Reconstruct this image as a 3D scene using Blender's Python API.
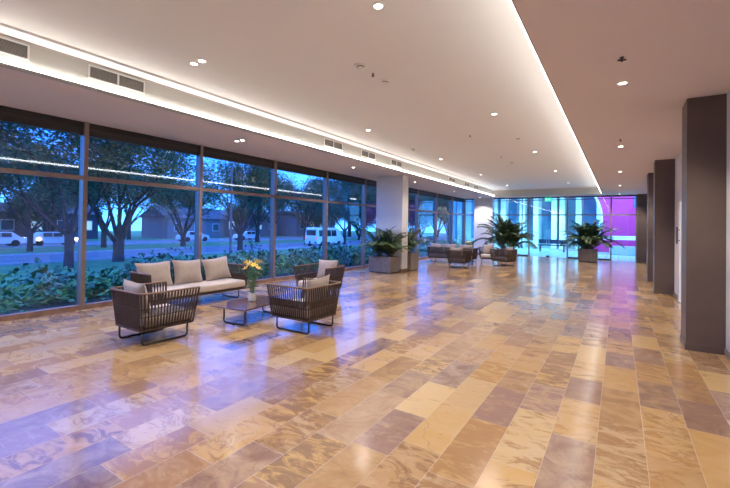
import bpy, math, random
from mathutils import Vector, Matrix
R = math.radians
PI = math.pi
for o in list(bpy.data.objects): bpy.data.objects.remove(o)
SC = bpy.context.scene
COL = SC.collection
random.seed(7)

# ------------------------------------------------------------------ camera
cd = bpy.data.cameras.new('camera'); cam = bpy.data.objects.new('camera', cd); COL.objects.link(cam)
FPX = 392.907
cd.sensor_width = 36.0; cd.sensor_fit = 'HORIZONTAL'; cd.lens = FPX/730*36.0
cd.shift_y = -(244-220.713)/730.0
cam.matrix_world = (Matrix.Translation((0, 0, 1.6)) @ Matrix.Rotation(R(32.849), 4, 'Z')
                    @ Matrix.Rotation(R(90+0.748), 4, 'X') @ Matrix.Rotation(R(0.927), 4, 'Z'))
cd.clip_end = 400
SC.camera = cam

# ------------------------------------------------------------------ sky, exposure
W = bpy.data.worlds.new('dusk_sky'); SC.world = W; W.use_nodes = True
wn, wl = W.node_tree.nodes, W.node_tree.links
wn.clear()
wo = wn.new('ShaderNodeOutputWorld'); bg = wn.new('ShaderNodeBackground')
tc = wn.new('ShaderNodeTexCoord'); sx = wn.new('ShaderNodeSeparateXYZ'); rp = wn.new('ShaderNodeValToRGB')
wl.new(tc.outputs['Generated'], sx.inputs[0]); wl.new(sx.outputs['Z'], rp.inputs[0]); wl.new(rp.outputs[0], bg.inputs[0]); wl.new(bg.outputs[0], wo.inputs[0])
e = rp.color_ramp.elements
e[0].position = 0.0; e[0].color = (0.10, 0.36, 0.85, 1)
e[1].position = 0.6; e[1].color = (0.12, 0.28, 1.0, 1)
m_ = rp.color_ramp.elements.new(0.18); m_.color = (0.035, 0.17, 0.72, 1)
bg.inputs[1].default_value = 5.2
SC.view_settings.view_transform = 'Standard'; SC.view_settings.look = 'None'
SC.view_settings.gamma = 1.0; SC.view_settings.exposure = 0.22
SC.view_settings.use_curve_mapping = False

SPOT_W = 225.0       # one ceiling downlight
COVE = 11.0           # radiance of the cove light strips
WARM = (1.0, 0.91, 0.82)
COVEC = (1.0, 0.97, 0.90)

# ------------------------------------------------------------------ materials
def mat(name, col, rough=.6, metal=0.0, spec=.5, noise=None, bump=None, emit=None, coat=0.0, sheen=0.0, trans=0.0):
    m = bpy.data.materials.new(name); m.use_nodes = True
    n, l = m.node_tree.nodes, m.node_tree.links
    b = n['Principled BSDF']
    b.inputs['Base Color'].default_value = (*col, 1); b.inputs['Roughness'].default_value = rough
    b.inputs['Metallic'].default_value = metal; b.inputs['Specular IOR Level'].default_value = spec
    b.inputs['Coat Weight'].default_value = coat; b.inputs['Sheen Weight'].default_value = sheen
    t = n.new('ShaderNodeTexCoord')
    if noise:                                   # (scale, second colour, stretch)
        nz = n.new('ShaderNodeTexNoise'); nz.inputs['Scale'].default_value = noise[0]; nz.inputs['Detail'].default_value = 5
        mp = n.new('ShaderNodeMapping'); mp.inputs['Scale'].default_value = noise[2] if len(noise) > 2 else (1, 1, 1)
        l.new(t.outputs['Object'], mp.inputs[0]); l.new(mp.outputs[0], nz.inputs['Vector'])
        r = n.new('ShaderNodeValToRGB'); r.color_ramp.elements[0].position = .35; r.color_ramp.elements[1].position = .65
        r.color_ramp.elements[0].color = (*col, 1); r.color_ramp.elements[1].color = (*noise[1], 1)
        l.new(nz.outputs[0], r.inputs[0]); l.new(r.outputs[0], b.inputs['Base Color'])
    if bump:                                    # (scale, strength)
        nb = n.new('ShaderNodeTexNoise'); nb.inputs['Scale'].default_value = bump[0]; nb.inputs['Detail'].default_value = 3
        bp = n.new('ShaderNodeBump'); bp.inputs['Strength'].default_value = bump[1]; bp.inputs['Distance'].default_value = .01
        l.new(t.outputs['Object'], nb.inputs['Vector']); l.new(nb.outputs[0], bp.inputs['Height']); l.new(bp.outputs[0], b.inputs['Normal'])
    if emit:
        b.inputs['Emission Color'].default_value = (*emit[0], 1); b.inputs['Emission Strength'].default_value = emit[1]
    return m

def glass_mat(name, tint, refl=1.0):
    m = bpy.data.materials.new(name); m.use_nodes = True
    n, l = m.node_tree.nodes, m.node_tree.links; n.clear()
    o = n.new('ShaderNodeOutputMaterial'); mx = n.new('ShaderNodeMixShader')
    tr = n.new('ShaderNodeBsdfTransparent'); tr.inputs[0].default_value = (*tint, 1)
    gl = n.new('ShaderNodeBsdfGlossy'); gl.inputs['Roughness'].default_value = 0.0
    lw = n.new('ShaderNodeLayerWeight'); lw.inputs[0].default_value = .5
    p = n.new('ShaderNodeMath'); p.operation = 'POWER'; p.inputs[1].default_value = 5
    a = n.new('ShaderNodeMath'); a.operation = 'MULTIPLY_ADD'; a.inputs[1].default_value = .95*refl; a.inputs[2].default_value = .045*refl
    l.new(lw.outputs['Facing'], p.inputs[0]); l.new(p.outputs[0], a.inputs[0]); l.new(a.outputs[0], mx.inputs[0])
    l.new(tr.outputs[0], mx.inputs[1]); l.new(gl.outputs[0], mx.inputs[2]); l.new(mx.outputs[0], o.inputs[0])
    return m

def floor_mat():
    m = bpy.data.materials.new('slate_tile'); m.use_nodes = True
    n, l = m.node_tree.nodes, m.node_tree.links; b = n['Principled BSDF']
    def N(t, **k):
        x = n.new(t)
        for a_, v in k.items(): setattr(x, a_, v)
        return x
    def M(op, a, b_=None, c=None):
        x = N('ShaderNodeMath', operation=op)
        for i, v in enumerate((a, b_, c)):
            if v is None: continue
            if isinstance(v, (int, float)): x.inputs[i].default_value = v
            else: l.new(v, x.inputs[i])
        return x.outputs[0]
    tc = N('ShaderNodeTexCoord'); s = N('ShaderNodeSeparateXYZ'); l.new(tc.outputs['Object'], s.inputs[0])
    u = M('DIVIDE', M('SUBTRACT', s.outputs['X'], .175), .3033)
    row = M('FLOOR', u); fx = M('SUBTRACT', u, row)
    ex = M('MULTIPLY', M('MINIMUM', fx, M('SUBTRACT', 1.0, fx)), .3033)
    w = M('ADD', M('DIVIDE', s.outputs['Y'], .74), M('MULTIPLY', row, 37.37))
    vf = N('ShaderNodeTexVoronoi', voronoi_dimensions='1D', feature='F1'); vf.inputs['Scale'].default_value = 1; vf.inputs['Randomness'].default_value = .62
    ve = N('ShaderNodeTexVoronoi', voronoi_dimensions='1D', feature='DISTANCE_TO_EDGE'); ve.inputs['Scale'].default_value = 1; ve.inputs['Randomness'].default_value = .62
    l.new(w, vf.inputs['W']); l.new(w, ve.inputs['W'])
    ey = M('MULTIPLY', ve.outputs['Distance'], .74)
    ed = M('MINIMUM', ex, ey)
    grout = M('SUBTRACT', 1.0, M('SMOOTH_MIN', M('DIVIDE', ed, .0035), 1.0, .1)); 
    sc = N('ShaderNodeSeparateColor'); l.new(vf.outputs['Color'], sc.inputs[0])
    r1 = N('ShaderNodeValToRGB'); r1.color_ramp.interpolation = 'LINEAR'
    cols = [(0, (.34, .19, .075)), (.14, (.48, .30, .11)), (.28, (.23, .125, .08)), (.42, (.50, .36, .185)), (.56, (.42, .25, .095)),
            (.66, (.20, .115, .10)), (.78, (.47, .28, .09)), (.88, (.13, .07, .06)), (1.0, (.33, .215, .15))]
    cr = r1.color_ramp
    cr.elements[0].position = cols[0][0]; cr.elements[0].color = (*cols[0][1], 1); cr.elements[1].position = 1; cr.elements[1].color = (*cols[-1][1], 1)
    for p_, c_ in cols[1:-1]: q = cr.elements.new(p_); q.color = (*c_, 1)
    l.new(sc.outputs[0], r1.inputs[0])
    # every tile shifts its own veining
    off = N('ShaderNodeCombineXYZ'); l.new(M('MULTIPLY', sc.outputs[1], 40.0), off.inputs[0]); l.new(M('MULTIPLY', sc.outputs[2], 40.0), off.inputs[1]); l.new(M('MULTIPLY', row, 3.1), off.inputs[2])
    va = N('ShaderNodeVectorMath', operation='ADD'); l.new(tc.outputs['Object'], va.inputs[0]); l.new(off.outputs[0], va.inputs[1])
    n1 = N('ShaderNodeTexNoise'); n1.inputs['Scale'].default_value = 3.4; n1.inputs['Detail'].default_value = 8; n1.inputs['Roughness'].default_value = .62; n1.inputs['Distortion'].default_value = 1.6
    l.new(va.outputs[0], n1.inputs['Vector'])
    r2 = N('ShaderNodeValToRGB'); r2.color_ramp.elements[0].position = .36; r2.color_ramp.elements[0].color = (0, 0, 0, 1); r2.color_ramp.elements[1].position = .66; r2.color_ramp.elements[1].color = (1, 1, 1, 1)
    l.new(n1.outputs[0], r2.inputs[0])
    ov = N('ShaderNodeMix', data_type='RGBA', blend_type='MIX'); l.new(M('MULTIPLY', r2.outputs[0], .5), ov.inputs['Factor'])
    l.new(r1.outputs[0], ov.inputs['A']); 
    r3 = N('ShaderNodeValToRGB'); r3.color_ramp.elements[0].color = (.50, .32, .13, 1); r3.color_ramp.elements[1].color = (.48, .37, .28, 1); l.new(sc.outputs[2], r3.inputs[0])
    l.new(r3.outputs[0], ov.inputs['B'])
    n2 = N('ShaderNodeTexNoise'); n2.inputs['Scale'].default_value = 5.0; n2.inputs['Detail'].default_value = 10; n2.inputs['Roughness'].default_value = .7; n2.inputs['Distortion'].default_value = 2.5
    l.new(va.outputs[0], n2.inputs['Vector'])
    # second tone in blotches with its own threshold on every tile, and a few thin cracks
    mp2 = N('ShaderNodeMapping'); mp2.inputs['Scale'].default_value = (1.0, 2.2, 1.0); l.new(va.outputs[0], mp2.inputs[0])
    n2.inputs['Scale'].default_value = 3.4; n2.inputs['Distortion'].default_value = 1.3; l.new(mp2.outputs[0], n2.inputs['Vector'])
    th = M('MULTIPLY_ADD', sc.outputs[1], .26, .38)
    bl = M('MULTIPLY', M('SUBTRACT', n2.outputs[0], th), 9.0)
    cl = N('ShaderNodeClamp'); l.new(bl, cl.inputs[0])
    r4 = N('ShaderNodeValToRGB'); r4.color_ramp.elements[0].color = (.13, .07, .05, 1); r4.color_ramp.elements[1].color = (.22, .13, .12, 1)
    q = r4.color_ramp.elements.new(.5); q.color = (.30, .16, .06, 1); l.new(sc.outputs[0], r4.inputs[0])
    dk0 = N('ShaderNodeMix', data_type='RGBA', blend_type='MIX'); l.new(M('MULTIPLY', cl.outputs[0], .82), dk0.inputs['Factor']); l.new(ov.outputs['Result'], dk0.inputs['A']); l.new(r4.outputs[0], dk0.inputs['B'])
    n3 = N('ShaderNodeTexNoise'); n3.inputs['Scale'].default_value = 2.2; n3.inputs['Detail'].default_value = 4; n3.inputs['Distortion'].default_value = .5; l.new(va.outputs[0], n3.inputs['Vector'])
    vein = M('SUBTRACT', 1.0, M('MINIMUM', M('MULTIPLY', M('ABSOLUTE', M('SUBTRACT', n3.outputs[0], .56)), 90.0), 1.0))
    vm = M('MULTIPLY', vein, M('MULTIPLY', M('GREATER_THAN', sc.outputs[2], .5), .4))
    dk = N('ShaderNodeMix', data_type='RGBA', blend_type='MIX'); l.new(vm, dk.inputs['Factor']); l.new(dk0.outputs['Result'], dk.inputs['A']); dk.inputs['B'].default_value = (.13, .075, .05, 1)
    gm = N('ShaderNodeMix', data_type='RGBA', blend_type='MIX'); l.new(M('MULTIPLY', M('MAXIMUM', grout, 0.0), .6), gm.inputs['Factor']); l.new(dk.outputs['Result'], gm.inputs['A']); gm.inputs['B'].default_value = (.58, .48, .38, 1)
    l.new(gm.outputs['Result'], b.inputs['Base Color'])
    nr = N('ShaderNodeMapRange'); l.new(n1.outputs[0], nr.inputs[0]); nr.inputs['To Min'].default_value = .12; nr.inputs['To Max'].default_value = .21
    l.new(nr.outputs[0], b.inputs['Roughness'])
    b.inputs['Specular IOR Level'].default_value = .8
    bp = N('ShaderNodeBump'); bp.inputs['Strength'].default_value = .22; bp.inputs['Distance'].default_value = .004
    l.new(M('SUBTRACT', M('MULTIPLY', n1.outputs[0], .5), M('MAXIMUM', grout, 0.0)), bp.inputs['Height']); l.new(bp.outputs[0], b.inputs['Normal'])
    return m

M_ = {
 'floor': floor_mat(),
 'fascia': mat('beige_fascia_paint', (.46, .44, .41), .8),
 'tray': mat('white_ceiling_paint', (.80, .80, .80), .9, bump=(60, .05)),
 'ceil': mat('ceiling_paint', (.70, .61, .60), .9, bump=(60, .05)),
 'white': mat('white_paint', (.80, .78, .76), .75),
 'pier': mat('white_pier_panel', (.66, .66, .68), .6),
 'wallp': mat('pale_wall_paint', (.62, .58, .56), .8),
 'pillar': mat('brown_panel', (.125, .088, .072), .45, noise=(2, (.105, .073, .06))),
 'skirt': mat('grey_skirting', (.20, .16, .14), .5),
 'mull': mat('bronze_frame', (.22, .165, .14), .42, metal=.25),
 'dark': mat('dark_frame', (.014, .012, .012), .5),
 'kerb': mat('brown_sill_stone', (.25, .15, .12), .5, noise=(6, (.18, .10, .08))),
 'glass': glass_mat('blue_tinted_glass', (.76, .91, 1.0)),
 'glassN': glass_mat('clear_pane', (.96, .99, 1.0)),
 'led': mat('cove_led', (1, 1, 1), .5, emit=(COVEC, COVE)),
 'lens': mat('downlight_lens', (1, 1, 1), .3, emit=((1.0, .93, .82), 14.0)),
 'chrome': mat('brushed_steel', (.6, .6, .6), .3, metal=1),
 'grille': mat('grille_metal', (.42, .38, .35), .5),
 'grillef': mat('grille_frame', (.72, .70, .68), .5),
 'black': mat('black_shade', (.02, .02, .02), .8),
 'rope': mat('brown_rope', (.070, .042, .030), .75, noise=(60, (.048, .029, .021)), bump=(300, .3)),
 'rim': mat('light_rope_rim', (.17, .10, .062), .6, bump=(200, .3)),
 'runner': mat('dark_steel_tube', (.05, .042, .04), .35, metal=.6),
 'cushion': mat('taupe_fabric', (.38, .315, .285), .95, noise=(14, (.34, .28, .255)), bump=(400, .25), sheen=.3),
 'seatc': mat('beige_fabric', (.52, .45, .41), .95, bump=(400, .2), sheen=.3),
 'marble': mat('brown_marble', (.085, .04, .03), .07, noise=(7, (.20, .11, .08), (1, 1.6, 1)), spec=.8),
 'pot': mat('white_ceramic', (.72, .70, .70), .3, noise=(30, (.55, .53, .54))),
 'soil': mat('soil', (.05, .035, .025), .95, bump=(40, .6)),
 'leafP': mat('palm_green', (.035, .075, .025), .5, noise=(5, (.06, .10, .03))),
 'leafL': mat('lily_green', (.09, .20, .05), .5),
 'petal': mat('yellow_petal', (.95, .62, .08), .5, noise=(30, (.9, .72, .25))),
 'stemP': mat('palm_stem', (.13, .11, .05), .6),
 'planter': mat('taupe_planter', (.25, .205, .18), .6, noise=(9, (.20, .165, .145))),
 'exit': mat('exit_sign_green', (.05, .55, .35), .5, emit=((.06, .85, .45), .75)),
 'exitw': mat('exit_sign_white', (.8, .9, .85), .5, emit=((.7, 1, .85), .9)),
 'plast': mat('white_plastic', (.75, .73, .70), .4),
 'red': mat('red_mark', (.45, .06, .05), .5),
 'bark': mat('tree_bark', (.06, .045, .045), .9, noise=(4, (.035, .028, .03)), bump=(18, .7)),
 'leafA': mat('tree_leaf_green', (.035, .21, .08), .7, noise=(.6, (.02, .10, .05))),
 'leafB': mat('tree_leaf_dark', (.02, .14, .07), .7, noise=(.6, (.012, .07, .045))),
 'shrubA': mat('shrub_leaf_bright', (.12, .36, .09), .55, noise=(1.2, (.06, .2, .07))),
 'shrubB': mat('shrub_leaf_deep', (.05, .17, .07), .55, noise=(1.2, (.03, .1, .05))),
 'grass': mat('lawn_grass', (.10, .26, .09), .95, noise=(1.5, (.07, .19, .08)), bump=(30, .5)),
 'soilO': mat('bed_earth', (.05, .07, .04), .95, noise=(3, (.03, .045, .03))),
 'road': mat('asphalt', (.16, .17, .19), .7, noise=(2, (.13, .14, .16))),
 'conc': mat('concrete', (.42, .44, .46), .8, noise=(2, (.36, .38, .4))),
 'paint': mat('white_car_paint', (.80, .80, .80), .3, coat=.5),
 'cargl': mat('car_glass', (.03, .04, .05), .1),
 'tyre': mat('tyre', (.02, .02, .02), .8),
 'tail': mat('tail_lamp', (.6, .02, .03), .4, emit=((1, .05, .1), 2.0)),
 'headl': mat('orange_headlamp', (1, .6, .3), .4, emit=((1.0, .50, .22), 16.0)),
 'houseA': mat('pale_render', (.20, .21, .23), .85),
 'houseB': mat('grey_render', (.09, .10, .12), .85),
 'roof': mat('roof_sheet', (.10, .095, .10), .8, noise=(3, (.07, .07, .08))),
 'winlit': mat('lit_window', (.9, .8, .6), .5, emit=((.6, .8, 1.0), .7)),
 'windk': mat('dark_window', (.03, .05, .08), .15),
 'winbl': mat('blue_facade_glass', (.07, .17, .26), .25),
 'purple': mat('magenta_lit_wall', (.36, .02, .17), .8),  # magenta light on the wall put into its base colour
 'cyanw': mat('pale_facade', (.30, .42, .42), .7),
 'fin': mat('white_fin', (.62, .72, .70), .6),
 'court': mat('cyan_lit_stone', (.50, .56, .57), .4, noise=(.8, (.44, .5, .52))),
 'bluesign': mat('blue_sign', (.02, .12, .6), .4),
 'steelp': mat('grey_pole', (.15, .15, .17), .5, metal=.5),
 'fillamp': mat('fill_lens', (1, 1, 1), .5, emit=((.55, .85, 1.0), 12.0)),  # lens of the added courtyard fill lights
}
def tile_lines(m, sz, k=.6):           # square joints of the outdoor paving
    n, l = m.node_tree.nodes, m.node_tree.links; b = n['Principled BSDF']
    br = n.new('ShaderNodeTexBrick'); br.offset = 0; br.inputs['Scale'].default_value = 1
    br.inputs['Brick Width'].default_value = sz; br.inputs['Row Height'].default_value = sz; br.inputs['Mortar Size'].default_value = .02
    br.inputs['Color1'].default_value = (.22, .33, .33, 1); br.inputs['Color2'].default_value = (.17, .27, .27, 1); br.inputs['Mortar'].default_value = (.16*k, .22*k, .22*k, 1)  # cyan cast of the light mixed into the stone colours
    t = n.new('ShaderNodeTexCoord'); l.new(t.outputs['Object'], br.inputs['Vector']); l.new(br.outputs['Color'], b.inputs['Base Color'])
tile_lines(M_['court'], .6)

# ------------------------------------------------------------------ mesh builder
class MB:
    def __init__(s): s.v = []; s.f = []; s.m = []
    def add(s, vs, fs, mi=0):
        o = len(s.v); s.v += [tuple(v) for v in vs]; s.f += [tuple(i+o for i in f) for f in fs]; s.m += [mi]*len(fs)
    def box(s, x0, x1, y0, y1, z0, z1, mi=0):
        s.add([(x0, y0, z0), (x1, y0, z0), (x1, y1, z0), (x0, y1, z0), (x0, y0, z1), (x1, y0, z1), (x1, y1, z1), (x0, y1, z1)],
              [(0, 3, 2, 1), (4, 5, 6, 7), (0, 1, 5, 4), (1, 2, 6, 5), (2, 3, 7, 6), (3, 0, 4, 7)], mi)
    def tube(s, pts, r, n=8, mi=0, closed=False, flat=1.0, cap=True):
        pts = [Vector(p) for p in pts]; N = len(pts); rs = r if isinstance(r, (list, tuple)) else [r]*N
        rings = []; prev = None
        for i, p in enumerate(pts):
            if closed: t = pts[(i+1) % N]-pts[i-1]
            else: t = pts[min(i+1, N-1)]-pts[max(i-1, 0)]
            t.normalize()
            if prev is None:
                a = Vector((0, 0, 1)) if abs(t.z) < .9 else Vector((1, 0, 0))
                nrm = (a-t*a.dot(t)).normalized()
            else: nrm = (prev-t*prev.dot(t)).normalized()
            prev = nrm; bi = t.cross(nrm)
            rings.append([p+nrm*rs[i]*math.cos(2*PI*k/n)+bi*rs[i]*flat*math.sin(2*PI*k/n) for k in range(n)])
        vs = [v for ring in rings for v in ring]; fs = []
        for i in range(N if closed else N-1):
            j = (i+1) % N
            for k in range(n): fs.append((i*n+k, i*n+(k+1) % n, j*n+(k+1) % n, j*n+k))
        if cap and not closed:
            fs.append(tuple(range(n-1, -1, -1))); fs.append(tuple((N-1)*n+k for k in range(n)))
        s.add(vs, fs, mi)
    def lathe(s, prof, n=24, c=(0, 0, 0), mi=0):
        vs = []; fs = []
        for r, z in prof:
            for k in range(n): vs.append((c[0]+r*math.cos(2*PI*k/n), c[1]+r*math.sin(2*PI*k/n), c[2]+z))
        for i in range(len(prof)-1):
            for k in range(n): fs.append((i*n+k, i*n+(k+1) % n, (i+1)*n+(k+1) % n, (i+1)*n+k))
        fs.append(tuple(range(n-1, -1, -1))); fs.append(tuple((len(prof)-1)*n+k for k in range(n)))
        s.add(vs, fs, mi)
    def build(s, name, mats, parent=None, smooth=False, bevel=0, loc=None, rot=None):
        me = bpy.data.meshes.new(name); me.from_pydata(s.v, [], s.f); 
        for m in (mats if isinstance(mats, list) else [mats]): me.materials.append(m)
        me.polygons.foreach_set('material_index', s.m)
        if smooth: me.polygons.foreach_set('use_smooth', [True]*len(s.f))
        me.update()
        o = bpy.data.objects.new(name, me); COL.objects.link(o)
        if parent: o.parent = parent
        if loc: o.location = loc
        if rot: o.rotation_euler = rot
        if bevel:
            bv = o.modifiers.new('bevel', 'BEVEL'); bv.width = bevel; bv.segments = 2; bv.limit_method = 'ANGLE'
        return o
def tag(o, label=None, cat=None, group=None, kind=None):
    if label: o['label'] = label
    if cat: o['category'] = cat
    if group: o['group'] = group
    if kind: o['kind'] = kind
    return o
def empty(name, loc=(0, 0, 0), rz=0):
    o = bpy.data.objects.new(name, None); COL.objects.link(o); o.location = loc; o.rotation_euler = (0, 0, rz); o.empty_display_size = .1
    return o
def kids(o): return [c for c in bpy.data.objects if c.parent == o]
def copy_tree(o, parent=None):
    ch = kids(o); c = o.copy(); COL.objects.link(c)
    if parent: c.parent = parent
    for k in ch: copy_tree(k, c)
    return c
def boxobj(name, dims, m, parent=None, bevel=0, smooth=False):
    b = MB(); b.box(*dims); return b.build(name, m, parent, bevel=bevel, smooth=smooth)
def S(o): o['kind'] = 'structure'; return o

# ------------------------------------------------------------------ room shell
HC = 3.405; HT = 3.82
XW = -8.16; XR = 1.177; YB = -7.0; YF = 24.3
FX = -6.117; TX = -.717; TY = 23.3; TY0 = -5.0
S(boxobj('floor', (XW-.15, XR+.1, YB-.1, YF+.1, -.12, 0), M_['floor']))
S(boxobj('ceiling', (FX-.12, TX+.12, TY0-.1, TY+.12, HT, HT+.15), M_['tray']))
def soffit(name, d): return S(boxobj(name, d, M_['ceil']))
b = MB()
b.box(XW-.1, FX, YB, YF+.1, HC, HT-.001); b.box(TX, XR+.1, YB, YF+.1, HC, HT-.001)
b.box(FX, TX, TY, YF+.1, HC, HT-.001); b.box(FX, TX, YB, TY0, HC, HT-.001)
S(b.build('ceiling_soffit', M_['ceil']))
b = MB(); b.box(FX+.012, FX+.26, TY0, TY-.012, HT-.03, HT+.001); b.box(TX-.26, TX-.012, TY0, TY-.012, HT-.03, HT+.001); b.box(FX+.26, TX-.26, TY-.26, TY-.012, HT-.03, HT+.001)
S(b.build('trim_4', M_['tray']))
# fascia boards round the raised tray, with a shadow gap and a lighter step above
b = MB()
b.box(FX-.001, FX+.012, TY0, TY, HC+.0, HT-.055); b.box(TX-.012, TX+.001, TY0, TY, HC, HT-.055); b.box(FX+.012, TX-.012, TY-.012, TY+.001, HC, HT-.055)
S(b.build('trim_1', M_['fascia']))
b = MB(); b.box(FX+.012, FX+.095, TY0, TY-.012, HC-.004, HC+.024); 
S(b.build('trim_2', M_['fascia']))
def cove(x0, x1, label, z0=HC+.026, z1=HC+.072):
    o = boxobj('cove_light', (x0, x1, TY0+.05, TY-.15, z0, z1), M_['led'])
    tag(o, label, 'strip light', 'cove strip lights')
cove(FX+.014, FX+.060, 'long glowing strip light along the vent grille side of the raised ceiling')
cove(TX-.045, TX-.012, 'long glowing strip light along the pillar side edge of the raised ceiling', HC+.05, HC+.10)
S(boxobj('wall_right', (XR, XR+.1, YB, YF+.1, 0, HC), M_['wallp']))
S(boxobj('wall_back', (XW-.1, XR+.1, YB-.1, YB, 0, HC), M_['wallp']))
S(boxobj('baseboard_right', (XR-.015, XR, YB, YF, 0, .09), M_['skirt']))
S(boxobj('baseboard_left', (XW-.10, XW+.02, YB, YF, 0, .085), M_['kerb']))

# door in the right hand wall
d1 = S(empty('door_1', (XR, 10.75, 0)))
boxobj('door_panel', (-.02, .0, -.62, .62, .01, 2.25), M_['white'], d1)
b = MB(); b.box(-.03, 0, -.70, -.63, 0, 2.33); b.box(-.03, 0, .63, .70, 0, 2.33); b.box(-.03, 0, -.63, .63, 2.26, 2.33); b.build('door_frame', M_['wallp'], d1)
b = MB(); b.tube([(-.02, .5, 1.38), (-.07, .5, 1.38), (-.07, .5, 1.62), (-.02, .5, 1.62)], .012); b.tube([(-.07, .5, 1.31), (-.07, .5, 1.69)], .016)
b.build('door_handle', M_['runner'], d1)

# windows of the left wall
MY = [-6.17, -3.82, -1.471, .878, 3.228, 5.577, 7.926, 10.275, 12.62, 14.97, 17.32, 19.67, 22.02, 24.27]
ZT = 2.35
for i in range(len(MY)-1):
    y0, y1 = MY[i], MY[i+1]
    w = S(empty('window_%d' % (i+1), (XW, (y0+y1)/2, 0))); h = (y1-y0)/2
    boxobj('mullion', (-.14, .03, h-.035, h+.035, .0, HC), M_['mull'], w)
    boxobj('transom', (-.05, .01, -h+.035, h-.035, ZT, ZT+.075), M_['mull'], w)
    b = MB(); b.box(-.12, -.02, -h+.035, h-.035, HC-.10, HC, 0); b.box(-.10, -.03, -h+.035, h-.035, HC-.15, HC-.10, 1); b.box(-.12, -.02, -h+.035, h-.035, HC-.235, HC-.15, 0)
    b.build('head_frame', [M_['dark'], M_['runner']], w)
    b = MB(); b.box(-.085, -.075, -h+.035, h-.035, .085, ZT); b.box(-.085, -.075, -h+.035, h-.035, ZT+.075, HC-.235)
    b.build('pane', M_['glass'], w)
S(boxobj('trim_3', (XW-.14, XW+.03, MY[-1]-.035+.07, YF+.1, 0, HC), M_['mull']))

# glass wall at the far end
FXS = [-8.16, -7.49, -6.41, -4.342, -2.358, -.32, .773]
def far_window(n, x0, x1, y=YF, frame_bottom=True):
    w = S(empty('window_%d' % n, ((x0+x1)/2, y, 0))); h = (x1-x0)/2
    boxobj('mullion', (h-.045, h+.02, -.06, .06, 0, HC), M_['mull'], w)
    boxobj('transom', (-h+.02, h-.045, -.04, .04, ZT-.0, ZT+.07), M_['mull'], w)
    b = MB(); b.box(-h+.02, h-.045, -.05, .05, HC-.07, HC, 0)
    b.box(-h+.02, h-.045, -.05, .05, HC-.19, HC-.155, 0); b.build('head_frame', M_['dark'], w)
    if frame_bottom: boxobj('bottom_rail', (-h+.02, h-.045, -.04, .04, .0, .07), M_['dark'], w)
    b = MB(); b.box(-h+.02, h-.045, -.005, .005, .07 if frame_bottom else .01, ZT); b.box(-h+.02, h-.045, -.005, .005, ZT+.07, HC-.19); b.box(-h+.02, h-.045, -.005, .005, HC-.155, HC-.07)
    b.build('pane', M_['glassN'], w)
    return w
far_window(14, -8.16+.04, -7.49); far_window(15, -6.41, -4.342)
far_window(16, -4.342, -2.358, frame_bottom=False); far_window(17, -2.358, -.32); far_window(18, -.32, .773, frame_bottom=False)
# pulls and floor spring of the glass door leaf
wd = S(empty('door_2', (-3.35, YF, 0)))
for s in (-1, 1):
    b = MB(); b.tube([(s*.06, -.07, .75), (s*.06, -.07, 1.55)], .014); b.tube([(s*.06, -.07, .85), (s*.06, -.005, .85)], .01); b.tube([(s*.06, -.07, 1.45), (s*.06, -.005, 1.45)], .01)
    b.build('door_handle', M_['chrome'], wd)
boxobj('floor_lock', (-.08, .08, -.05, .05, .0, .09), M_['runner'], wd)

# white piers by the windows, brown pillars on the right
def pier(name, d, m, label, skirt=None):
    t = S(empty(name, ((d[0]+d[1])/2, (d[2]+d[3])/2, 0))); t['label'] = label
    hx, hy = (d[1]-d[0])/2, (d[3]-d[2])/2
    boxobj('shaft', (-hx, hx, -hy, hy, 0, HC), m, t)
    if skirt: boxobj('skirting', (-hx-.012, hx+.012, -hy-.012, hy+.012, 0, .09), skirt, t)
    return t
pier('pier', (-7.49, -6.41, 12.35, 12.80), M_['pier'], 'white square pier beside the nearer palm planter', M_['kerb'])
pier('pier', (-7.49, -6.37, 24.0, 24.42), M_['pier'], 'white square pier at the far end of the window wall', M_['kerb'])
pier('pillar', (.773, XR+.4, 6.845, 7.346), M_['pillar'], 'grey brown pillar nearest the camera', M_['pillar'])
pier('pillar', (.773, XR+.2, 12.448, 12.95), M_['pillar'], 'dark brown pillar beyond the white door', M_['pillar'])
pier('pillar', (.773, XR+.2, 15.124, 15.75), M_['pillar'], 'dark brown pillar third along the right side', M_['pillar'])
pier('pillar', (.773, XR+.2, 23.85, 24.4), M_['pillar'], 'dark brown pillar meeting the far glass wall', M_['pillar'])

# ------------------------------------------------------------------ ceiling fittings
def make_downlight(double=False):
    t = empty('downlight')
    xs = (-.09, .09) if double else (0,)
    for x in xs:
        b = MB(); n = 24; ro, ri = .062, .046
        vs = []
        for r, z in ((ro, 0), (ro, -.008), (ri, -.008), (ri-.006, .004)):
            for k in range(n): vs.append((x+r*math.cos(2*PI*k/n), r*math.sin(2*PI*k/n), z))
        fs = [(i*n+k, i*n+(k+1) % n, (i+1)*n+(k+1) % n, (i+1)*n+k) for i in range(3) for k in range(n)]
        b.add(vs, fs); b.build('trim_ring', M_['plast'], t)
        b = MB(); b.lathe([(.043, -.001), (.043, -.004)], 20, (x, 0, 0)); b.build('lens', M_['lens'], t)
    ld = bpy.data.lights.new('downlight_lamp', 'SPOT'); ld.energy = SPOT_W; ld.color = WARM; ld.spot_size = R(125); ld.spot_blend = .7; ld.shadow_soft_size = .05
    lo = bpy.data.objects.new('lamp', ld); COL.objects.link(lo); lo.parent = t; lo.location = (0, 0, -.03)
    return t
protoS = make_downlight(); protoD = make_downlight(True)
usedS = usedD = False
DL = []
ysT = [-1.1, 3.26, 7.65, 12.07, 16.45, 21.1]; names6 = ['behind the camera', 'nearest the camera', 'second from the camera', 'third from the camera', 'fourth from the camera', 'farthest from the camera']
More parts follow.
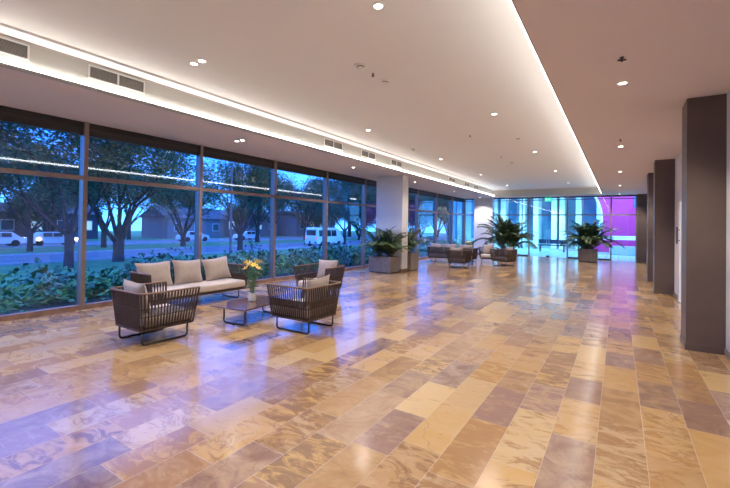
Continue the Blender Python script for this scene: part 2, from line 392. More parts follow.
for k, y in enumerate(ysT):
    DL.append((-4.89, y, HT, k == 1, 'round ceiling downlight in the raised ceiling, row nearer the vent grilles, %s' % names6[k], 'raised ceiling downlights nearer the vents'))
    DL.append((-2.05, y+.1, HT, False, 'round ceiling downlight in the raised ceiling, row nearer the pillars, %s' % names6[k], 'raised ceiling downlights nearer the pillars'))
ysS = [1.35, 5.65, 10.0, 14.4, 18.9, 23.25][:6]
nm = ['behind the camera', 'nearest the camera', 'second from the camera', 'third from the camera', 'fourth from the camera', 'last before the far glass']
for k, y in enumerate(ysS):
    DL.append((-6.92, y if k else 1.3, HC, k == 1, 'ceiling downlight over the window side, %s' % nm[k], 'window side downlights'))
    DL.append((.028, y+.08, HC, False, 'bright downlight in the lower pinkish ceiling by the pillars, %s' % nm[k], 'pillar side downlights'))
for (x, y, z, dbl, lab, gr) in DL:
    if dbl: t = copy_tree(protoD) if usedD else protoD; usedD = True; lab = lab.replace('round ceiling downlight', 'twin ceiling downlight').replace('ceiling downlight over', 'twin ceiling downlight over') if 'twin' not in lab else lab
    else: t = copy_tree(protoS) if usedS else protoS; usedS = True
    t.location = (x, y, z); tag(t, lab, 'ceiling light', gr)

# vent grilles in the fascia
def make_grille(L):
    t = empty('vent_grille'); h = L/2; z0, z1 = -.095, .095
    b = MB(); b.box(0, .014, -h, h, z1-.018, z1); b.box(0, .014, -h, h, z0, z0+.018); b.box(0, .014, -h, -h+.018, z0+.018, z1-.018); b.box(0, .014, h-.018, h, z0+.018, z1-.018)
    b.build('frame', M_['grillef'], t)
    boxobj('divider', (0, .013, -.012, .012, z0+.018, z1-.018), M_['grillef'], t)
    boxobj('duct_shade', (-.002, .002, -h+.018, h-.018, z0+.018, z1-.018), M_['black'], t)  # black sheet paints the shade inside the duct
    for s in (-1, 1):
        b = MB(); n = 11
        for k in range(n):
            z = z0+.018+(z1-z0-.036)*(k+.5)/n
            y0, y1 = (-h+.018, -.012) if s < 0 else (.012, h-.018)
            b.add([(.002, y0, z-.003), (.012, y0, z-.007), (.012, y1, z-.007), (.002, y1, z-.003), (.002, y0, z+.002), (.012, y0, z-.002), (.012, y1, z-.002), (.002, y1, z+.002)],
                  [(0, 1, 2, 3), (7, 6, 5, 4), (0, 4, 5, 1), (2, 6, 7, 3), (1, 5, 6, 2), (0, 3, 7, 4)])
        b.build('louvres', M_['grille'], t)
    return t
g0 = make_grille(.76)
gs = [(1.40, 'at the left edge of the photo'), (2.80, 'nearest full one, large at upper left'), (7.92, 'first of the three before the white pier'), (9.58, 'middle of the three before the white pier'), (11.29, 'last of the three, just above the white pier'),
      (16.36, 'first of the three beyond the white pier'), (18.37, 'middle of the three beyond the white pier'), (19.78, 'farthest of all, beyond the white pier')]
for k, (y, l) in enumerate(gs):
    t = g0 if k == 0 else copy_tree(g0)
    t.location = (FX+.013, y, 3.655); tag(t, 'two part vent grille in the fascia, '+l, 'vent', 'fascia vent grilles')

def detector(x, y, r, label):
    t = empty('smoke_detector', (x, y, HT))
    b = MB(); b.lathe([(r, 0), (r, -.012), (r*.9, -.022)], 28); b.build('base', M_['plast'], t, smooth=False)
    b = MB(); b.lathe([(r*.6, -.022), (r*.58, -.045), (r*.3, -.06)], 28); b.build('sensor_head', M_['plast'], t)
    b = MB(); b.lathe([(r*.63, -.026), (r*.63, -.034)], 28); b.build('slot_ring', M_['dark'], t)
    tag(t, label, 'smoke detector', 'ceiling detectors')
detector(-3.01, 4.48, .085, 'large round white smoke detector, nearest on the raised ceiling')
detector(-3.0, 5.15, .07, 'smaller round smoke detector just beyond the nearest large one')
detector(-4.95, 10.15, .075, 'round smoke detector near the vent grille side of the ceiling')
detector(-2.09, 10.1, .075, 'round smoke detector in the row of downlights nearer the pillars')
detector(-3.02, 13.7, .075, 'small round smoke detector far along the middle of the raised ceiling')
def sprinkler(x, y, z, label):
    t = empty('fire_sprinkler', (x, y, z))
    b = MB(); b.lathe([(.026, 0), (.022, -.006)], 16); b.build('escutcheon', M_['chrome'], t)
    b = MB(); b.tube([(0, 0, -.004), (0, 0, -.045)], .007); b.lathe([(.022, -.045), (.022, -.048)], 14); b.tube([(.012, 0, -.006), (.014, 0, -.03), (.003, 0, -.046)], .003, 5); b.tube([(-.012, 0, -.006), (-.014, 0, -.03), (-.003, 0, -.046)], .003, 5)
    b.build('spray_head', M_['runner'], t); tag(t, label, 'sprinkler', 'ceiling sprinklers')
sprinkler(-3.016, 4.82, HT, 'tiny sprinkler head between the two nearest smoke detectors')
sprinkler(-3.01, 9.25, HT, 'tiny sprinkler head on the raised ceiling above the white pier')
sprinkler(-3.05, 12.4, HT, 'tiny sprinkler head farther along the raised ceiling')
sprinkler(.018, 9.26, HC, 'sprinkler head beside the second downlight of the pillar side ceiling')
t = empty('spotlight_bracket', (.018, 4.87, HC))
b = MB(); b.lathe([(.02, 0), (.02, -.012)], 14); b.build('mount', M_['dark'], t)
b = MB(); b.tube([(0, 0, -.012), (0, 0, -.05)], .008); b.tube([(-.035, -.02, -.035), (.035, .015, -.028)], .009, 10); b.build('arm', M_['dark'], t)
tag(t, 'small dark bracket on the pinkish ceiling in front of the nearest downlight', 'ceiling fitting')

t = empty('exit_sign', (-3.35, 24.18, HC))
boxobj('sign_box', (-.17, .17, -.02, .02, -.27, -.05), M_['exit'], t, bevel=.006)
b = MB(); b.box(-.11, -.07, -.025, -.021, -.20, -.12); b.box(-.03, .06, -.025, -.021, -.17, -.15); b.add([(.06, -.023, -.13), (.06, -.023, -.19), (.11, -.023, -.16)], [(0, 1, 2)])
b.build('arrow_mark', M_['exitw'], t)
for s in (-.1, .1): b = MB(); b.tube([(s, 0, 0), (s, 0, -.06)], .006); b.build('hanger', M_['chrome'], t)
tag(t, 'small green illuminated exit sign hanging above the glass door', 'sign')

# notice and switch on the white pier
t = empty('wall_notice', (-6.408, 12.575, 1.28))
boxobj('plate', (0, .006, -.055, .055, -.12, .12), M_['plast'], t)
b = MB(); b.box(.006, .008, -.04, .04, .02, .10); b.box(.006, .008, -.04, .04, -.10, -.01); b.build('red_marks', M_['red'], t)
tag(t, 'small upright notice plate with red marks on the white pier', 'sign')
t = empty('alarm_call_point', (-6.408, 12.575, 1.02))
boxobj('box', (0, .03, -.04, .04, -.045, .045), M_['plast'], t, bevel=.005)
b = MB(); b.box(.03, .034, -.02, .02, -.02, .02); b.build('button', M_['dark'], t)
tag(t, 'small white call point below the notice on the white pier', 'switch')

# ------------------------------------------------------------------ seating
def u_path(w, d, r, z, n=5):
    """open at +Y : from front right round the back to front left"""
    p = [(w/2, d/2), (w/2, -d/2+r)]
    for k in range(1, n): a = -PI/2*k/n; p.append((w/2-r+r*math.cos(a), -d/2+r+r*math.sin(a)))
    p += [(w/2-r, -d/2), (-w/2+r, -d/2)]
    for k in range(1, n): a = -PI/2-PI/2*k/n; p.append((-w/2+r+r*math.cos(a), -d/2+r+r*math.sin(a)))
    p += [(-w/2, -d/2+r), (-w/2, d/2)]
    return [Vector((x, y, z)) for x, y in p]
def resample(p, N):
    L = [0]
    for a, b_ in zip(p, p[1:]): L.append(L[-1]+(b_-a).length)
    out = []; j = 0
    for i in range(N):
        t = L[-1]*i/(N-1)
        while j < len(p)-2 and L[j+1] < t: j += 1
        s = (t-L[j])/(L[j+1]-L[j]); out.append(p[j].lerp(p[j+1], s))
    return out
def seat_frame(t, w, d, wb, db, zt=.69, zb=.205):
    n = int((w+2*d)/.046)
    top = resample(u_path(w, d, .07, zt), n*2+1); bot = resample(u_path(wb, db, .05, zb), n*2+1)
    b = MB()
    for i in range(0, 2*n+1, 2): b.tube([bot[i], top[i]], .0125, 6, flat=.75)
    b.build('rope_weave', M_['rope'], t)
    b = MB(); off = .012                      # shorter inner layer that makes the weave denser between the rails
    for i in range(1, 2*n, 2):
        p, q = bot[i].lerp(top[i], .36), bot[i].lerp(top[i], .58)
        b.tube([p*1.0, q*1.0], .006, 5, flat=.7)
    for f in (.36, .58):
        b.tube([bot[i].lerp(top[i], f) for i in range(2*n+1)], .006, 5)
    b.build('inner_weave', M_['rope'], t)
    b = MB(); b.tube(top, .013, 8, flat=1.3); b.build('top_rail', M_['rim'], t)
    b = MB(); b.tube(bot+[bot[0]], .014, 8)
    for s in (0, -1): b.tube([bot[s], top[s]], .013, 8)
    b.build('frame', M_['rope'], t)
    boxobj('seat_deck', (-wb/2+.02, wb/2-.02, -db/2+.02, db/2-.01, zb, zb+.035), M_['runner'], t)
def runner(t, x, y0, y1, z=.205, axis='y'):
    r = .045; pts = [(x, y0, z), (x, y0, r+.012)]
    for k in range(1, 5): a = PI/2*k/4; pts.append((x, y0+r-r*math.cos(a), .012+r-r*math.sin(a)))
    for k in range(0, 5): a = PI/2*k/4; pts.append((x, y1-r+r*math.sin(a), .012+r-r*math.cos(a)))
    pts.append((x, y1, z))
    b = MB(); b.tube(pts, .012, 8, flat=1.2); b.build('sled_leg', M_['runner'], t, smooth=True)
def slab_cushion(name, x0, x1, y0, y1, z0, z1, m, t, r=.045):
    b = MB(); b.box(x0, x1, y0, y1, z0, z1); o = b.build(name, m, t)
    bv = o.modifiers.new('bevel', 'BEVEL'); bv.width = r; bv.segments = 4
    for p in o.data.polygons: p.use_smooth = True
    return o
def pillow_mesh(w, h, tk, N=14, seed=0):
    rnd = random.Random(seed); b = MB(); ph = rnd.random()*6
    def f(u, v):
        e = (1-abs(u)**2.6)*(1-abs(v)**2.6); return tk/2*max(e, 0)**.55
    vs = []
    for s in (1, -1):
        for i in range(N+1):
            for j in range(N+1):
                u, v = -1+2*i/N, -1+2*j/N
                pin = 1-.10*(1-v*v); pin2 = 1-.10*(1-u*u)
                th = f(u, v)*(1+.05*math.sin(5*u+ph)*math.sin(4*v+ph)) 
                vs.append((u*w/2*pin, s*th, v*h/2*pin2))
    fs = []; K = (N+1)**2
    for i in range(N):
        for j in range(N):
            a = i*(N+1)+j
            fs.append((a, a+1, a+N+2, a+N+1)); fs.append((K+a, K+a+N+1, K+a+N+2, K+a+1))
    b.add(vs, fs); return b
pilmesh = {}
def pillow(loc, rz, tilt, w, h, tk, label, group, m='cushion', roll=0, seed=0):
    o = pillow_mesh(w, h, tk, seed=seed).build('back_cushion', M_[m], None, smooth=True)
    o.matrix_world = Matrix.Translation(loc) @ Matrix.Rotation(rz, 4, 'Z') @ Matrix.Rotation(tilt, 4, 'X') @ Matrix.Rotation(roll, 4, 'Y')
    tag(o, label, 'cushion', group); return o

AW, AD, AWB, ADB = .84, .80, .68, .72
def make_armchair():
    t = empty('armchair')
    seat_frame(t, AW, AD, AWB, ADB)
    runner(t, -.29, -.32, .31); runner(t, .29, -.32, .31)
    slab_cushion('seat_cushion', -AWB/2+.0, AWB/2-.0, -ADB/2+.05, ADB/2+.02, .24, .38, M_['seatc'], t)
    return t
ac0 = make_armchair()
def L2W(loc, rz, p):
    return Matrix.Translation(loc) @ Matrix.Rotation(rz, 4, 'Z') @ Vector(p)
chairs = [
 ((-5.43, 3.04, 0), R(0), 'brown woven rope armchair nearest the camera, seen from its back', 'armchairs around the near coffee table', 'cushion leaning in the armchair nearest the camera', 'near'),
 ((-4.10, 4.67, 0), R(91), 'brown woven rope armchair right of the coffee table, back to the camera', 'armchairs around the near coffee table', 'cushion in the armchair right of the near coffee table', 'near'),
 ((-5.56, 6.82, 0), R(184), 'brown woven armchair beyond the coffee table with open front toward the sofa group', 'armchairs around the near coffee table', 'upright cushion in the armchair beyond the near coffee table', 'near'),
 ((-5.38, 15.35, 0), R(2), 'dark armchair of the far group, nearest one with its back to the camera', 'armchairs of the far seating group', 'cushion in the far group armchair nearest the camera', 'far'),
 ((-5.02, 18.25, 0), R(200), 'armchair of the far group facing the camera in front of the white pier', 'armchairs of the far seating group', 'cushion in the far group armchair that faces the camera', 'far'),
 ((-4.12, 17.35, 0), R(70), 'rightmost armchair of the far group, back to the camera, by the palm', 'armchairs of the far seating group', 'cushion in the rightmost armchair of the far group', 'far')]
for k, (loc, rz, lab, gr, cl, wh) in enumerate(chairs):
    t = ac0 if k == 0 else copy_tree(ac0)
    t.location = loc; t.rotation_euler = (0, 0, rz); tag(t, lab, 'armchair', gr)
    pillow(L2W(loc, rz, (-.02, -.24, .60)), rz, R(14), .54, .45, .17, 'taupe fabric '+cl, 'armchair back cushions', seed=k, roll=R([3, -4, 2, 0, 2, -2][k]))

def make_sofa():
    t = empty('sofa')
    seat_frame(t, 2.16, .72, 2.04, .64)
    for x in (-.88, .88): runner(t, x, -.27, .27)
    slab_cushion('seat_cushion', -1.01, 1.01, -.27, .34, .24, .385, M_['seatc'], t)
    return t
s0 = make_sofa()
s0.location = (-7.13, 4.78, 0); s0.rotation_euler = (0, 0, R(-90)); tag(s0, 'brown woven rope three seat sofa against the windows beside the coffee table', 'sofa', 'woven rope sofas')
s1 = copy_tree(s0); s1.location = (-6.35, 17.15, 0); s1.rotation_euler = (0, 0, R(1)); tag(s1, 'dark woven sofa of the far seating group with its back to the camera', 'sofa', 'woven rope sofas')
for k, (dx, nm_) in enumerate(((-.66, 'right'), (.02, 'middle'), (.70, 'left'))):
    for (st, wh, gl) in ((s0, 'near', 'near sofa back cushions'), (s1, 'far', 'far sofa back cushions')):
        loc = L2W(st.location, st.rotation_euler.z, (dx, -.19, .62))
        side = {'right': 'farthest from the camera', 'middle': 'in the middle', 'left': 'nearest the camera'}[nm_]
        pillow(loc, st.rotation_euler.z+R([0, 3, -4][k]), R(15), .66, .50, .20, 'taupe back cushion %s on the %s' % (side, 'near sofa' if wh == 'near' else 'far group sofa'), gl, seed=20+k, roll=R([5, -2, 1][k]))

def coffee_table(loc, rz, lx, ly, h, label):
    t = empty('coffee_table', loc, rz)
    boxobj('table_top', (-lx/2, lx/2, -ly/2, ly/2, h-.018, h), M_['marble'], t, bevel=.004)
    b = MB(); z = h-.03
    b.tube([(-lx/2+.08, -ly/2+.1, z), (lx/2-.05, -ly/2+.1, z), (lx/2-.05, ly/2-.1, z), (-lx/2+.08, ly/2-.1, z)], .011, 8, closed=True); b.build('under_frame', M_['runner'], t)
    for y in (-ly/2+.12, ly/2-.12):
        pts = [(-lx/2+.2, y, z), (-lx/2+.2, y, .04), (-lx/2+.215, y, .02), (-lx/2+.24, y, .012), (lx/2-.11, y, .012), (lx/2-.085, y, .02), (lx/2-.07, y, .04), (lx/2-.07, y, z)]
        b = MB(); b.tube(pts, .012, 8); b.build('sled_leg', M_['runner'], t)
    tag(t, label, 'table', 'coffee tables'); return t
coffee_table((-5.26, 4.62, 0), R(6), .72, 1.16, .27, 'low coffee table with glossy brown stone top in front of the near sofa')
coffee_table((-5.95, 18.3, 0), 0, .68, .8, .27, 'low dark coffee table in the middle of the far seating group')

def potted_flower(loc, label, seed, s=1.0):
    rnd = random.Random(seed); t = empty('potted_lily', loc); t.scale = (s, s, s)
    b = MB(); b.lathe([(.045, 0), (.058, .01), (.066, .06), (.068, .13), (.060, .13), (.056, .115)], 28); b.build('pot', M_['pot'], t, smooth=False)
    b = MB(); b.lathe([(.055, .112), (.05, .116)], 20); b.build('soil', M_['soil'], t)
    st = MB(); lf = MB(); tips = []
    for k in range(8):
        a = 2*PI*k/8+rnd.random()*.5; r = .05+.07*rnd.random(); h = .34+.14*rnd.random()
        p = [Vector((.02*math.cos(a), .02*math.sin(a), .11)), Vector((r*.5*math.cos(a), r*.5*math.sin(a), .11+h*.5)), Vector((r*math.cos(a), r*math.sin(a), .11+h))]
        st.tube(p, .004, 5); tips.append((p[2], a))
        for q in range(16):
            f = .15+.8*q/16; c = p[0].lerp(p[2], f); la = rnd.random()*6.28; L = .06+.05*rnd.random(); dr = Vector((math.cos(la), math.sin(la), .35+.4*rnd.random())).normalized()
            sd = dr.cross(Vector((0, 0, 1))).normalized()*.010
            e_ = c+dr*L; mdl = c+dr*L*.5
            lf.add([c, mdl+sd, e_-Vector((0, 0, .015)), mdl-sd], [(0, 1, 2, 3)])
    st.build('stems', M_['leafL'], t); lf.build('leaves', M_['leafL'], t)
    for p, a in tips:
        b = MB(); ax = Vector((math.cos(a)*.6, math.sin(a)*.6, .7)).normalized(); u = ax.cross(Vector((0, 0, 1))).normalized(); v = ax.cross(u)
        for j in range(6):
            an = 2*PI*j/6; d = (u*math.cos(an)+v*math.sin(an)); s_ = (u*-math.sin(an)+v*math.cos(an))*.016
            m1 = p+ax*.025+d*.025; e2 = p+ax*.04+d*.062
            b.add([p, m1+s_, e2, m1-s_], [(0, 1, 2, 3)])
        b.tube([p, p+ax*.05], .004, 5)
        b.build('flower', M_['petal'], t)
    tag(t, label, 'potted plant', 'potted yellow lilies')
potted_flower((-5.30, 4.66, .27), 'white pot of yellow lilies standing on the near coffee table', 3, 1.12)
potted_flower((-5.9, 18.2, .27), 'pot of yellow flowers on the far coffee table', 4, 1.1)

# ------------------------------------------------------------------ planters and palms
def planter(x0, x1, y0, y1, h, label):
    cx, cy = (x0+x1)/2, (y0+y1)/2; hx, hy = (x1-x0)/2, (y1-y0)/2
    t = empty('planter', (cx, cy, 0)); b = MB(); w = .035
    b.box(-hx, hx, -hy, -hy+w, .03, h); b.box(-hx, hx, hy-w, hy, .03, h); b.box(-hx, -hx+w, -hy+w, hy-w, .03, h); b.box(hx-w, hx, -hy+w, hy-w, .03, h)
    b.build('box', M_['planter'], t)
    boxobj('plinth', (-hx+.04, hx-.04, -hy+.04, hy-.04, 0, .05), M_['dark'], t)
    boxobj('soil', (-hx+w, hx-w, -hy+w, hy-w, .05, h-.05), M_['soil'], t)
    tag(t, label, 'planter', 'rectangular stone coloured planters'); return h-.05
def make_palm(seed, H, spread, nf):
    rnd = random.Random(seed); t = empty('areca_palm'); st = MB(); lf = MB()
    for k in range(nf):
        a = 2*PI*k/nf*2.4+rnd.random()*.6; u = k/nf
        el = R(88-46*u**1.2-8*rnd.random()); L = H*(.75+.4*rnd.random())*(1-.15*u)
        d = Vector((math.cos(a), math.sin(a), 0)); p = Vector((d.x*.04*rnd.random(), d.y*.04*rnd.random(), 0)); pts = [p.copy()]
        n = 16
        for i in range(n):
            el_i = el - (i/n)**1.6*R(60+42*u)*(spread)
            p = p+(d*math.cos(el_i)+Vector((0, 0, 1))*math.sin(el_i))*L/n; pts.append(p.copy())
        st.tube(pts, [.011*(1-i/(n+1))+.002 for i in range(n+1)], 5)
        for i in range(int(n*.22)*5, n*5):
            f = i/5; j = int(f); c = pts[j].lerp(pts[min(j+1, n)], f-j); tg = (pts[min(j+1, n)]-pts[max(j-1, 0)]).normalized()
            s = (i/5-n*.22)/(n*.78); ll = (.11+.13*math.sin(PI*min(1, s*.9+.12)))*H/1.2
            sd = tg.cross(Vector((0, 0, 1))); sd = sd.normalized() if sd.length > .01 else Vector((1, 0, 0)); up = sd.cross(tg)
            for q in (-1, 1):
                dr = (sd*q*.75+tg*.65+up*(.18+.2*rnd.random())).normalized(); w_ = up.cross(dr).normalized()*.0 + tg*.0
                wv = (tg-dr*tg.dot(dr)).normalized()*.009*H/1.2
                mdl = c+dr*ll*.45; e_ = c+dr*ll+Vector((0, 0, -.35*ll))
                lf.add([c, mdl+wv, e_, mdl-wv], [(0, 1, 2, 3)])
    st.build('stems', M_['stemP'], t); lf.build('fronds', M_['leafP'], t)
    return t
h1 = planter(-7.32, -6.46, 11.62, 12.28, .55, 'taupe rectangular planter in front of the nearer white pier')
h2 = planter(-7.22, -6.30, 12.86, 13.50, .62, 'narrow looking planter half hidden behind the nearer white pier')
h3 = planter(-5.15, -4.30, 20.3, 20.95, .55, 'planter standing behind the rightmost far armchair')
h4 = planter(-1.70, -.86, 22.2, 22.8, .62, 'taupe planter standing before the far glass wall')
P0 = make_palm(1, 1.35, 1.0, 24); P1 = make_palm(5, 1.25, 1.1, 22); P2 = make_palm(9, 1.75, .95, 34)
P3 = copy_tree(P0); P4 = copy_tree(P2); P5 = copy_tree(P2); P6 = copy_tree(P1); P7 = copy_tree(P2)
for o, loc, rz, sc, lab in (
    (P0, (-7.10, 11.92, h1), .3, .86, 'areca palm on the window side of the planter by the nearer white pier'),
    (P1, (-6.66, 11.98, h1), 1.9, .90, 'areca palm nearer the room in the planter by the nearer white pier'),
    (P3, (-6.58, 13.2, h2), 2.6, .92, 'areca palm reaching out from behind the nearer white pier'),
    (P2, (-4.90, 20.6, h3), 1.0, 1.06, 'tall palm on the left of the clump behind the rightmost far armchair'),
    (P4, (-4.50, 20.7, h3), 3.6, .86, 'lower palm on the right of the clump behind the rightmost far armchair'),
    (P5, (-1.42, 22.5, h4), .4, .84, 'bushy palm on the left of the planter before the far glass wall'),
    (P7, (-1.12, 22.55, h4), 4.1, .90, 'bushy palm on the right of the planter before the far glass wall'),
    (P6, (-1.28, 22.4, h4), 2.2, 1.05, 'short palm filling the middle of the planter before the far glass wall')):
    o.location = loc; o.rotation_euler = (0, 0, rz); o.scale = (sc, sc, sc*(1.2 if loc[1] > 20 else 1.08)); tag(o, lab, 'palm', 'indoor palms')

# ------------------------------------------------------------------ outside: ground
GZ = -1.0
def quadbox(name, x0, x1, y0, y1, z, m, th=.1): return S(boxobj(name, (x0, x1, y0, y1, z-th, z), m))
b = MB()       # planted bank falling from the building to the lawn
xs = [-8.32, -9.5, -11, -13, -15.5]; zs = [-.06, -.12, -.35, -.7, GZ+.02]
for i in range(4):
    b.add([(xs[i], -30, zs[i]), (xs[i+1], -30, zs[i+1]), (xs[i+1], 34, zs[i+1]), (xs[i], 34, zs[i])], [(0, 1, 2, 3)])
S(b.build('planted_bank', M_['soilO']))
quadbox('lawn', -120, -15.4, -60, 160, GZ, M_['grass'])
quadbox('road', -37, -29.5, -60, 160, GZ+.02, M_['road'], .02)
quadbox('far_road', -57, -47.5, -60, 160, GZ+.03, M_['road'], .03)
S(boxobj('light_trail_kerb', (-47.5, -47.1, -60, 160, GZ, GZ+.14), M_['conc']))  # pale kerb stands in for the light trails of passing cars
S(boxobj('near_kerb', (-29.5, -29.3, -60, 160, GZ, GZ+.12), M_['conc']))
S(boxobj('median_kerb', (-37.2, -37, -60, 160, GZ, GZ+.12), M_['conc']))
quadbox('courtyard', -15.4, 30, 24.42, 60, -.02, M_['court'])

# low planting: nobody could count the leaves
def leafbed(name, n, fx, m, label, size, seed):
    rnd = random.Random(seed); vs = []; fs = []
    for _ in range(n):
        c, clump = fx(rnd); L = size*(.6+.9*rnd.random()); a = rnd.random()*6.28; el = R(rnd.uniform(5, 75))
        d = Vector((math.cos(a)*math.cos(el), math.sin(a)*math.cos(el), math.sin(el))); s = d.cross(Vector((rnd.random()-.5, rnd.random()-.5, 1))).normalized()*L*.26
        o = len(vs); vs += [c, c+d*L*.5+s, c+d*L-Vector((0, 0, L*.2)), c+d*L*.5-s]; fs.append((o, o+1, o+2, o+3))
    me = bpy.data.meshes.new(name); me.from_pydata(vs, [], fs); me.materials.append(m)
    ob = bpy.data.objects.new(name, me); COL.objects.link(ob); tag(ob, label, 'plants', kind='stuff'); return ob
def bankz(x):
    for i in range(4):
        if xs[i+1] <= x <= xs[i]: return zs[i]+(zs[i+1]-zs[i])*(x-xs[i])/(xs[i+1]-xs[i])
    return GZ if x < xs[-1] else zs[0]
crnd = random.Random(11)
CL = [(crnd.uniform(-15, -9.0), crnd.uniform(-3, 33), crnd.uniform(.35, .85), crnd.uniform(.5, 1.25)) for _ in range(420)]
def clumpf(lo, hi, hmul):
    def f(r):
        x, y, rad, h = CL[r.randrange(lo, hi)]
        u = r.random()**.5; a = r.random()*6.28; z = r.random()**.6*h*hmul*(1-u*u*.7)
        xx = min(x+rad*u*math.cos(a), -8.62)
        return Vector((xx, y+rad*u*math.sin(a), bankz(xx)+z+.02)), 0
    return f
leafbed('shrub_planting', 40000, clumpf(0, 230, 1.0), M_['shrubB'], 'dark green shrubs massed on the bank outside the windows', .17, 1)
leafbed('ground_cover', 34000, clumpf(190, 420, .75), M_['shrubA'], 'brighter green leafy ground cover on the bank outside the windows', .14, 2)

# trees: vase shaped, many limbs, leaves as small blades
def make_tree(seed, H=9.5, leafm='leafA', nleaf=9000, trunk=1.5, r0=.24, limbs=6, lean=0.0):
    rnd = random.Random(seed); t = empty('street_tree'); b = MB(); ends = []
    def grow(p, d, L, r, depth):
        pts = [p.copy()]; n = 5; dd = d.copy()
        for i in range(n):
            dd = (dd+Vector((rnd.uniform(-.16, .16), rnd.uniform(-.16, .16), rnd.uniform(-.02, .10)))).normalized(); p = p+dd*L/n; pts.append(p.copy())
        b.tube(pts, [r*(1-.45*i/n) for i in range(n+1)], 7 if depth < 2 else 5)
        if depth >= 2: ends.extend(pts[1:])
        if depth < 4:
            for k in range(2 if depth > 0 else 3):
                q = pts[-1] if k < 2 else pts[-2]
                ax = Vector((rnd.uniform(-1, 1), rnd.uniform(-1, 1), rnd.uniform(-.2, .5))).normalized()
                grow(q, (dd+ax*.55).normalized(), L*.72, r*.55, depth+1)
    top = Vector((lean, 0, trunk)); b.tube([(0, 0, -.3), (0, 0, .0), (lean*.4, 0, trunk*.5), top, top+Vector((0, 0, .3))], [r0*1.5, r0*1.15, r0, r0*1.05, r0*.8], 10)
    for k in range(limbs):
        a = 2*PI*k/limbs+rnd.random()*.5; el = R(rnd.uniform(42, 72))
        grow(top+Vector((0, 0, -.15)), Vector((math.cos(a)*math.cos(el), math.sin(a)*math.cos(el), math.sin(el))), H*.33, r0*.5, 1)
    b.build('trunk', M_['bark'], t, smooth=True)
    vs = []; fs = []
    for _ in range(nleaf):
        c = ends[rnd.randrange(len(ends))]+Vector((rnd.gauss(0, .6), rnd.gauss(0, .6), rnd.gauss(0, .45)))
        L = rnd.uniform(.12, .30); a = rnd.random()*6.28; d = Vector((math.cos(a), math.sin(a), rnd.uniform(-.8, .5))).normalized(); s = d.cross(Vector((rnd.random()-.5, rnd.random()-.5, 1))).normalized()*L*.33
        o = len(vs); vs += [c, c+d*L*.5+s, c+d*L, c+d*L*.5-s]; fs.append((o, o+1, o+2, o+3))
    me = bpy.data.meshes.new('foliage'); me.from_pydata(vs, [], fs); me.materials.append(M_[leafm])
    ob = bpy.data.objects.new('foliage', me); COL.objects.link(ob); ob.parent = t
    return t
TA = make_tree(1, 9.0, 'leafA', 15000, 1.7, .26, 6); TB = make_tree(2, 9.5, 'leafB', 17000, 2.0, .24, 5); TC = make_tree(3, 8.5, 'leafA', 15000, 1.2, .30, 7); TD = make_tree(4, 10, 'leafB', 19000, 2.4, .30, 6)
TE = make_tree(8, 8.5, 'leafB', 26000, .5, .26, 8)
used = set()
